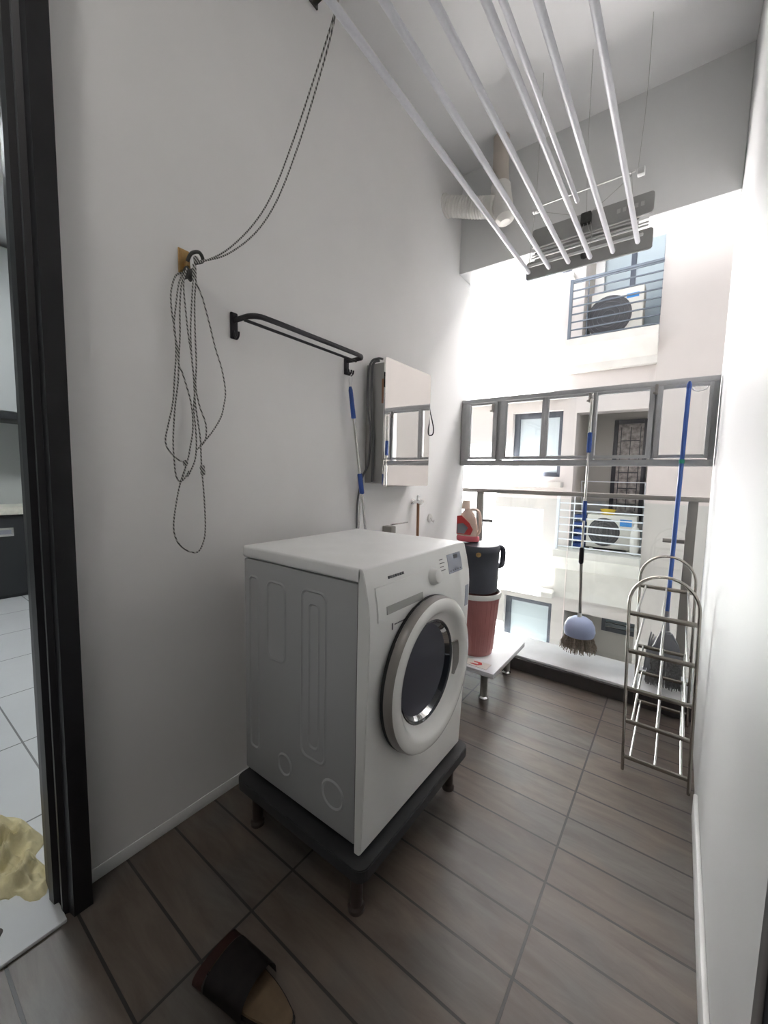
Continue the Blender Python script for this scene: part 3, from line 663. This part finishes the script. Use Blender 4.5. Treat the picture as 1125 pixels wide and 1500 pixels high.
# ------------------------------------------------------------------ sandal on the floor
t = thing('leather_sandal', 'dark leather sandal with tan insole on dark floor tiles, nearest the camera', 'sandal', (.60, .545, 0))
def footp(L, wd, n=40):
    out = []
    for k in range(n):
        a = 2 * pi * k / n; u = cos(a); v = sin(a)
        w = wd * (0.90 + .13 * u - .03 * u * u) * (1 if abs(v) > .5 else 1.12); out.append((L / 2 * u, w / 2 * v * (1.0 if v > 0 else .92)))
    return out
Rz = Matrix.Translation((.652, .548, 0)) @ Matrix.Rotation(radians(180 + 7), 4, 'Z')
def place(bm): bmesh.ops.transform(bm, matrix=Rz, verts=bm.verts); return bm
obj('sole', place(prism(footp(.30, .125), 'z', 0, .022, .004)), M['leather'], t)
obj('insole', place(prism(footp(.285, .112), 'z', .0221, .028, .002)), M['insole'], t)
def strap(x0, x1, h, m, nm):
    b = NB(); rows = []
    for i in range(9):
        u = i / 8; x = x0 + (x1 - x0) * u; hh = h * (1 - .25 * u); wd = .062 + .01 * (x / .15)
        rows.append([b.verts.new((x, -wd * cos(pi * k / 14), .018 + hh * sin(pi * k / 14) ** .7)) for k in range(15)])
    for A_, B_ in zip(rows, rows[1:]):
        for k in range(14): b.faces.new((A_[k], A_[k + 1], B_[k + 1], B_[k]))
    bmesh.ops.solidify(b, geom=b.faces[:], thickness=.004)
    return obj(nm, place(b), m, t)
strap(-.035, .095, .062, M['leather'], 'upper_strap')
strap(.102, .135, .038, M['leatherr'], 'toe_strap')

# ------------------------------------------------------------------ kitchen seen through the door
struct('wall_kitchen_far', box(-4.8, -4.62, -2.2, 3.1, -.12, CE + .2), M['kwall'], smooth=False)
struct('wall_kitchen_left', box(-4.62, -.13, -2.3, -2.2, -.12, CE + .2), M['kwall'], smooth=False)
struct('wall_kitchen_right', box(-4.62, -.13, 3.0, 3.1, -.12, CE + .2), M['kwall'], smooth=False)
struct('wall_kitchen_near', box(-.14, -.13, -2.2, -1.2, -.12, CE + .2), M['kwall'], smooth=False)
struct('ceiling_kitchen', box(-4.62, -.13, -2.2, 3.0, CE, CE + .2), M['ceil'], smooth=False)
t = thing('base_cabinet', 'dark kitchen base cabinet with steel handle, seen through the left doorway', 'cabinet', (-4.3, .6, 0))
obj('cabinet_body', box(-4.612, -4.04, -.6, 1.9, .0, .86, .004), M['kcab'], t)
for y0 in (-.59, .04, .67, 1.3):
    d = obj('cabinet_door', box(-4.04, -4.018, y0, y0 + .62, .04, .85, .003), M['kcab'], t)
    b = NB(); zc = .69
    add_box(b, -4.018, -4.006, y0 + .10, y0 + .345, zc - .045, zc + .045, .004)
    obj('handle', b, M['steel'], d)
    obj('handle_recess', box(-4.0065, -4.004, y0 + .12, y0 + .325, zc - .022, zc + .022), M['greyp'], d, smooth=False)
tag(obj('worktop', box(-4.612, -3.99, -.6, 1.9, .865, .935, .006), M['worktop']), 'pale stone kitchen worktop on the dark base cabinet', 'worktop')
t = thing('wall_cabinet', 'pale grey kitchen wall cabinet with black lower edge, through the left doorway', 'cabinet', (-4.4, .6, 1.83))
obj('cabinet_body', box(-4.612, -4.06, -.6, 1.9, 1.90, 3.5, .004), M['kcabw'], t)
obj('lower_edge', box(-4.612, -4.03, -.6, 1.9, 1.83, 1.90, .003), M['kcab'], t)
for y0 in (-.59, .04, .67, 1.3): obj('cabinet_door', box(-4.06, -4.04, y0, y0 + .62, 1.91, 3.49, .003), M['kcabw'], t)

# crumpled yellow cloth on kitchen floor
def crumple(cx, cy, rx, ry, h, seed, n=150, rot=0):
    rnd = random.Random(seed); b = NB(); rows = []
    ph = [rnd.uniform(0, 6.28) for _ in range(10)]
    for i in range(44 + 1):
        q = i / 44; row = []
        for k in range(n):
            a = 2 * pi * k / n
            rr = q * (1 + .16 * sin(3 * a + ph[0]) + .10 * sin(5 * a + ph[1]) + .05 * sin(9 * a + ph[2]))
            x = rx * rr * cos(a); y = ry * rr * sin(a)
            p1 = Vector((x * 9 + ph[3], y * 22 + x * 6, ph[4])); p2 = Vector((x * 26 + y * 12, y * 34 - x * 10, ph[5]))
            fold = 1 - min(1, 2.2 * abs(mnoise.noise(p1))); fold2 = 1 - min(1, 2.4 * abs(mnoise.noise(p2)))
            z = h * (1 - q ** 2.6) * (.18 + fold * .62 + fold2 * .34) + .004
            row.append(b.verts.new((cx + x * cos(rot) - y * sin(rot), cy + x * sin(rot) + y * cos(rot), max(.004, z))))
        rows.append(row)
    for A_, B_ in zip(rows, rows[1:]):
        for k in range(n): b.faces.new((A_[k], A_[(k + 1) % n], B_[(k + 1) % n], B_[k]))
    b.faces.new(rows[-1][::-1])
    bmesh.ops.remove_doubles(b, verts=b.verts, dist=.0005)
    mz = min(v.co.z for v in b.verts)
    for v in b.verts: v.co.z -= mz - .0005
    return b
tag(obj('crumpled_cloth', crumple(-.36, .235, .27, .115, .085, 4, rot=radians(10)), M['cloth'], angle=180), 'crumpled pale yellow cloth on the white kitchen floor', 'cloth')
tag(obj('floor_rag', crumple(-.04, .14, .06, .05, .02, 9), M['cloth2'], angle=180), 'small dark grey-brown rag on door threshold', 'rag').location.z = .0125

# ------------------------------------------------------------------ opposite building
FY = 6.6
t = thing('apartment_building', 'cream apartment block with balconies facing the yard across a light well', 'building', (0, 7.5, -7))
holes = []
for k in (-2, -1, 0, 1, 2):
    o = 3.03 * k
    holes += [(-.83, -.06, 1.38 + o, 2.40 + o), (.13, 1.07, .30 + o, 2.34 + o)]
b = NB(); holes_wall(b, -7, 1.085, -7, 13, FY, FY + .28, holes)
bw = obj('wall', b, M['fac'], t, smooth=False)
b = NB(); add_box(b, 1.085, 8, FY - .12, FY + .28, -7, 13)
pw = obj('wall_panel', b, M['facr'], t, smooth=False)
obj('groove', box(1.085, 8, FY - .124, FY - .119, 1.80, 1.815), M['facg'], t, smooth=False)
b = NB()
add_box(b, -.10, 1.2, 7.75, 7.85, -7, 13); add_box(b, .03, .13, FY + .28, 7.75, -7, 13); add_box(b, 1.07, 1.17, FY + .28, 7.75, -7, 13)
obj('recess_wall', b, M['facg'], t, smooth=False)
for k in (-2, -1, 0, 1, 2):
    o = 3.03 * k
    # balcony slab with stepped edge
    b = prism([(FY + 1.2, .30 + o), (FY - .32, .30 + o), (FY - .32, .20 + o), (FY - .12, -.02 + o), (FY - .12, -.46 + o) if k == 0 else (FY - .12, -.12 + o), (FY - .02, -.46 + o) if k == 0 else (FY - .02, -.12 + o), (FY - .02, .05 + o), (FY + 1.2, .05 + o)], 'x', -.02, 1.085)
    obj('balcony_slab', b, M['fslab'], t, smooth=False)
    # window
    fr = obj('window', bars([(-.83, -.74, 1.38 + o, 2.40 + o), (-.13, -.06, 1.38 + o, 2.40 + o), (-.74, -.13, 1.38 + o, 1.45 + o), (-.74, -.13, 2.31 + o, 2.40 + o)], FY + .10, FY + .17, .004), M['fframe'], t)
    obj('window_glass', box(-.74, -.13, FY + .13, FY + .14, 1.45 + o, 2.31 + o), M['fglass'], fr, smooth=False)
    obj('window_sill', box(-1.0, .0, FY - .16, FY, 1.22 + o, 1.30 + o, .006), M['fslab'], t)
    obj('hood', box(-7, .0, FY - .28, FY, 2.56 + o, 2.64 + o, .006), M['fslab'], t)
    # balcony railing
    rm = M['frail'] if k <= 0 else M['frail2']
    rl = obj('balcony_railing', NB() if False else bars([(-.02, 1.085, .34 + o + .108 * j, .358 + o + .108 * j) for j in range(8)] + [(-.02, 1.085, 1.12 + o, 1.15 + o)], FY - .22, FY - .20, .003), rm, t)
    obj('railing_post', bars([(-.02, .02, .30 + o, 1.15 + o)], FY - .24, FY - .20, .003), rm, rl)
    obj('railing_post', bars([(.21, .225, .30 + o, 1.15 + o)], FY - .19, FY - .18, .003), rm, rl)
# ground-floor recess louvre window, middle door, upper sliding door
lv = obj('louvre_window', bars([(.52, .58, -1.25, -.62), (.58, 1.06, -.69, -.62), (.58, 1.06, -1.25, -1.18)], 7.70, 7.749, .004), M['fframe'], t)
b = NB()
for j in range(6): add_box(b, .58, 1.06, 7.70, 7.74, -1.16 + j * .078, -1.10 + j * .078, M4=None)
obj('louvre_glass', b, M['fglass2'], lv, smooth=False)
dd = obj('balcony_door', bars([(.50, .56, .70, 2.34), (.92, .98, .70, 2.34), (.56, .92, 2.27, 2.34), (.56, .92, .70, .80)], 7.68, 7.749, .004), M['dooro'], t)
obj('door_panel', box(.56, .92, 7.715, 7.73, .80, 2.27), M['doorw'], dd, smooth=False)
b = NB()
for j in range(5): add_box(b, .60, .88, 7.708, 7.714, .95 + j * .26, .965 + j * .26)
for x in (.60, .735, .87): add_box(b, x, x + .012, 7.706, 7.713, .85, 2.22)
obj('door_ornament', b, M['dooro'], dd, smooth=False)
sd = obj('sliding_door', bars([(-.0 + .13, .19, 3.35, 5.37), (.60, .67, 3.35, 5.37), (1.02, 1.07, 3.35, 5.37), (.19, 1.02, 5.30, 5.37)], 7.4, 7.46, .004), M['fframe'], t)
obj('glass', box(.19, 1.02, 7.42, 7.43, 3.35, 5.30), M['fglass'], sd, smooth=False)
obj('curtain', box(.13, .26, 7.30, 7.34, 3.4, 5.3, .01), M['curtain'], t)
# floor slabs behind
# AC units
def ac(x0, x1, z0, z1, y, lab, blue):
    a = thing('air_conditioner', lab, 'air conditioner', ((x0 + x1) / 2, y + .15, z0), None)
    obj('casing', box(x0, x1, y, y + .28, z0 + .03, z1, .012), M['ac'], a)
    cx = x0 + (x1 - x0) * .36; cz = (z0 + z1) / 2 + .01; r = (z1 - z0) * .40
    g = obj('fan_grille', lathe([(r, -.006), (r * .96, -.010), (r * .2, -.012), (r * .01, -.012)], (cx, y, cz), 'y', 40), M['acdark'], a)
    b = NB()
    for q in (.3, .5, .7, .88): add_tube(b, [(cx + r * q * cos(2 * pi * k / 30), y - .014, cz + r * q * sin(2 * pi * k / 30)) for k in range(30)], .003, 5, closed=True)
    obj('grille_rings', b, M['print_'], g)
    obj('label', box(x1 - .21, x1 - .06, y - .004, y, z1 - .15, z1 - .09 if not blue else z1 - .05), M['aclabel'], a, smooth=False)
    for x in (x0 + .08, x1 - .08): obj('foot', box(x - .03, x + .03, y + .02, y + .26, z0, z0 + .03, .003), M['ac'], a)
ac(.345, .99, .302, .83, 6.72, 'white air conditioner with blue label on the middle balcony of opposite building', True)
ac(.20, .86, 3.332, 4.06, 6.75, 'tall air conditioner on the upper balcony of the opposite building', False)
# clutter on the middle balcony
t = thing('clothes_airer', 'thin white clothes airer standing on the middle balcony opposite', 'airer', (.6, 7.2, .30))
b = NB()
for j in range(6): add_tube(b, [(.16, 7.12 + .07 * j, 1.32), (1.03, 7.12 + .07 * j, 1.32)], .005, 6)
add_tube(b, [(.16, 7.12, 1.32), (.16, 7.47, 1.32)], .007, 6); add_tube(b, [(1.03, 7.12, 1.32), (1.03, 7.47, 1.32)], .007, 6)
obj('drying_bars', b, M['frail'], t)
for x in (.16, 1.03):
    obj('leg', tube([(x, 7.12, 1.32), (x, 7.45, .31)], .008, 8), M['frail'], t); obj('leg', tube([(x, 7.47, 1.32), (x, 7.14, .31)], .008, 8), M['frail'], t)
t = thing('yellow_basket', 'yellow basket on top of the middle balcony air conditioner', 'basket', (.60, 6.87, .83))
obj('basket_body', lathe([(.07, 0), (.085, .005), (.10, .07), (.105, .072), (.095, .068), (.08, .02), (.01, .015)], (.60, 6.86, .831), 'z', 24), M['yellow'], t)
obj('basket_rim', tube([(.60 + .103 * cos(2 * pi * k / 24), 6.86 + .103 * sin(2 * pi * k / 24), .903) for k in range(24)], .006, 6, closed=True), M['yellow'], t)
t = thing('blue_crate', 'blue crate by left end of the middle balcony railing', 'crate', (.235, 6.85, .302))
b = NB()
for j in range(5): 
    for r in ((.15, .32, 6.72, 6.73), (.15, .32, 6.95, 6.96), (.15, .16, 6.73, 6.95), (.31, .32, 6.73, 6.95)): add_box(b, *r, .302 + .11 * j, .36 + .11 * j)
for x in (.15, .31):
    for y in (6.72, 6.95): add_box(b, x, x + .012, y, y + .012, .302, .80)
obj('crate_body', b, M['blue'], t)
obj('crate_base', box(.16, .31, 6.73, 6.95, .302, .32), M['blue'], t)
tag(obj('white_jug', lathe([(.03, 0), (.05, .01), (.058, .10), (.055, .30), (.04, .38), (.02, .40), (.02, .44), (.01, .442)], (.99, 6.58, .302), 'z', 24), M['binrim']), 'rounded white jug at right end of the middle balcony', 'jug')
# the ground of the light well and the outer walls of this building
struct('floor_light_well', box(-7, 8, 3.3, FY, -7.2, -7), M['ground'], smooth=False)
struct('added_sun_blocker', box(1.40, 9.0, 2.3, 3.11, CE + .21, 14), M['ground'], smooth=False)  # added unseen block, keeps the sun off the right of the opposite facade
struct('wall_below', box(-5, 8, 3.0, 3.14, -7, -.125), M['ground'], smooth=False)
struct('wall_beside_left', box(-7, -.135, 3.1, 3.25, -.12, CE + .2), M['ground'], smooth=False)
struct('wall_beside_right', box(W + .165, 8, 2.9, 3.05, -.12, CE + .2), M['ground'], smooth=False)

# ------------------------------------------------------------------ light
wd = bpy.data.worlds.new('sky'); S.world = wd; wd.use_nodes = True
bg = wd.node_tree.nodes['Background']; bg.inputs['Color'].default_value = (.80, .90, 1.0, 1); bg.inputs['Strength'].default_value = 0.95
sl = bpy.data.lights.new('sun', 'SUN'); sl.energy = 125.0; sl.angle = radians(.6); sl.color = (.96, .97, 1.0)
so = bpy.data.objects.new('sun', sl); COL.objects.link(so); so.location = (2, -4, 12)
so.rotation_euler = Vector((-.4, 1, -2.3)).to_track_quat('-Z', 'Y').to_euler()
# kitchen ceiling lamp
kl = bpy.data.lights.new('kitchen_lamp', 'AREA'); kl.energy = 34; kl.size = .5; kl.color = (.93, .97, 1.0)
ko = bpy.data.objects.new('kitchen_lamp', kl); COL.objects.link(ko); ko.location = (-2.4, .4, CE - .05)

# ------------------------------------------------------------------ camera
cam = bpy.data.cameras.new('camera'); co = bpy.data.objects.new('camera', cam); COL.objects.link(co)
yaw, pitch, roll = 0.635871502, 0.0919113114, 0.0219277113
f = Vector((-sin(yaw) * cos(pitch), cos(yaw) * cos(pitch), -sin(pitch))); rt = Vector((cos(yaw), sin(yaw), 0)); up = rt.cross(f)
RT = cos(roll) * rt + sin(roll) * up; UP = -sin(roll) * rt + cos(roll) * up
mw = Matrix((RT, UP, -f)).transposed().to_4x4(); mw.translation = (1.4553, 0, 1.35)
co.matrix_world = mw
cam.sensor_fit = 'HORIZONTAL'; cam.sensor_width = 36; cam.lens = 585.86 / 1125 * 36; cam.clip_start = .02
S.camera = co
S.view_settings.view_transform = 'Standard'; S.view_settings.look = 'None'; S.view_settings.gamma = 1
S.view_settings.exposure = 0.85
# added ceiling light, unseen above and behind the viewer, to brighten upper walls
yl = bpy.data.lights.new('added_fill_lamp', 'AREA'); yl.shape = 'DISK'; yl.size = .35; yl.energy = 5.5; yl.color = (1.0, .97, .93)
yo = bpy.data.objects.new('added_fill_lamp', yl); COL.objects.link(yo); yo.location = (.8, -.5, CE - .08)
t = thing('added_lamp_fitting', 'round white ceiling lamp added out of view to brighten the upper walls', 'lamp', (.8, -.5, CE - .07))
obj('added_lamp_base', lathe([(.20, 0), (.20, .069), (.02, .069)], (.8, -.5, CE - .07), 'z', 32), M['airp'], t)
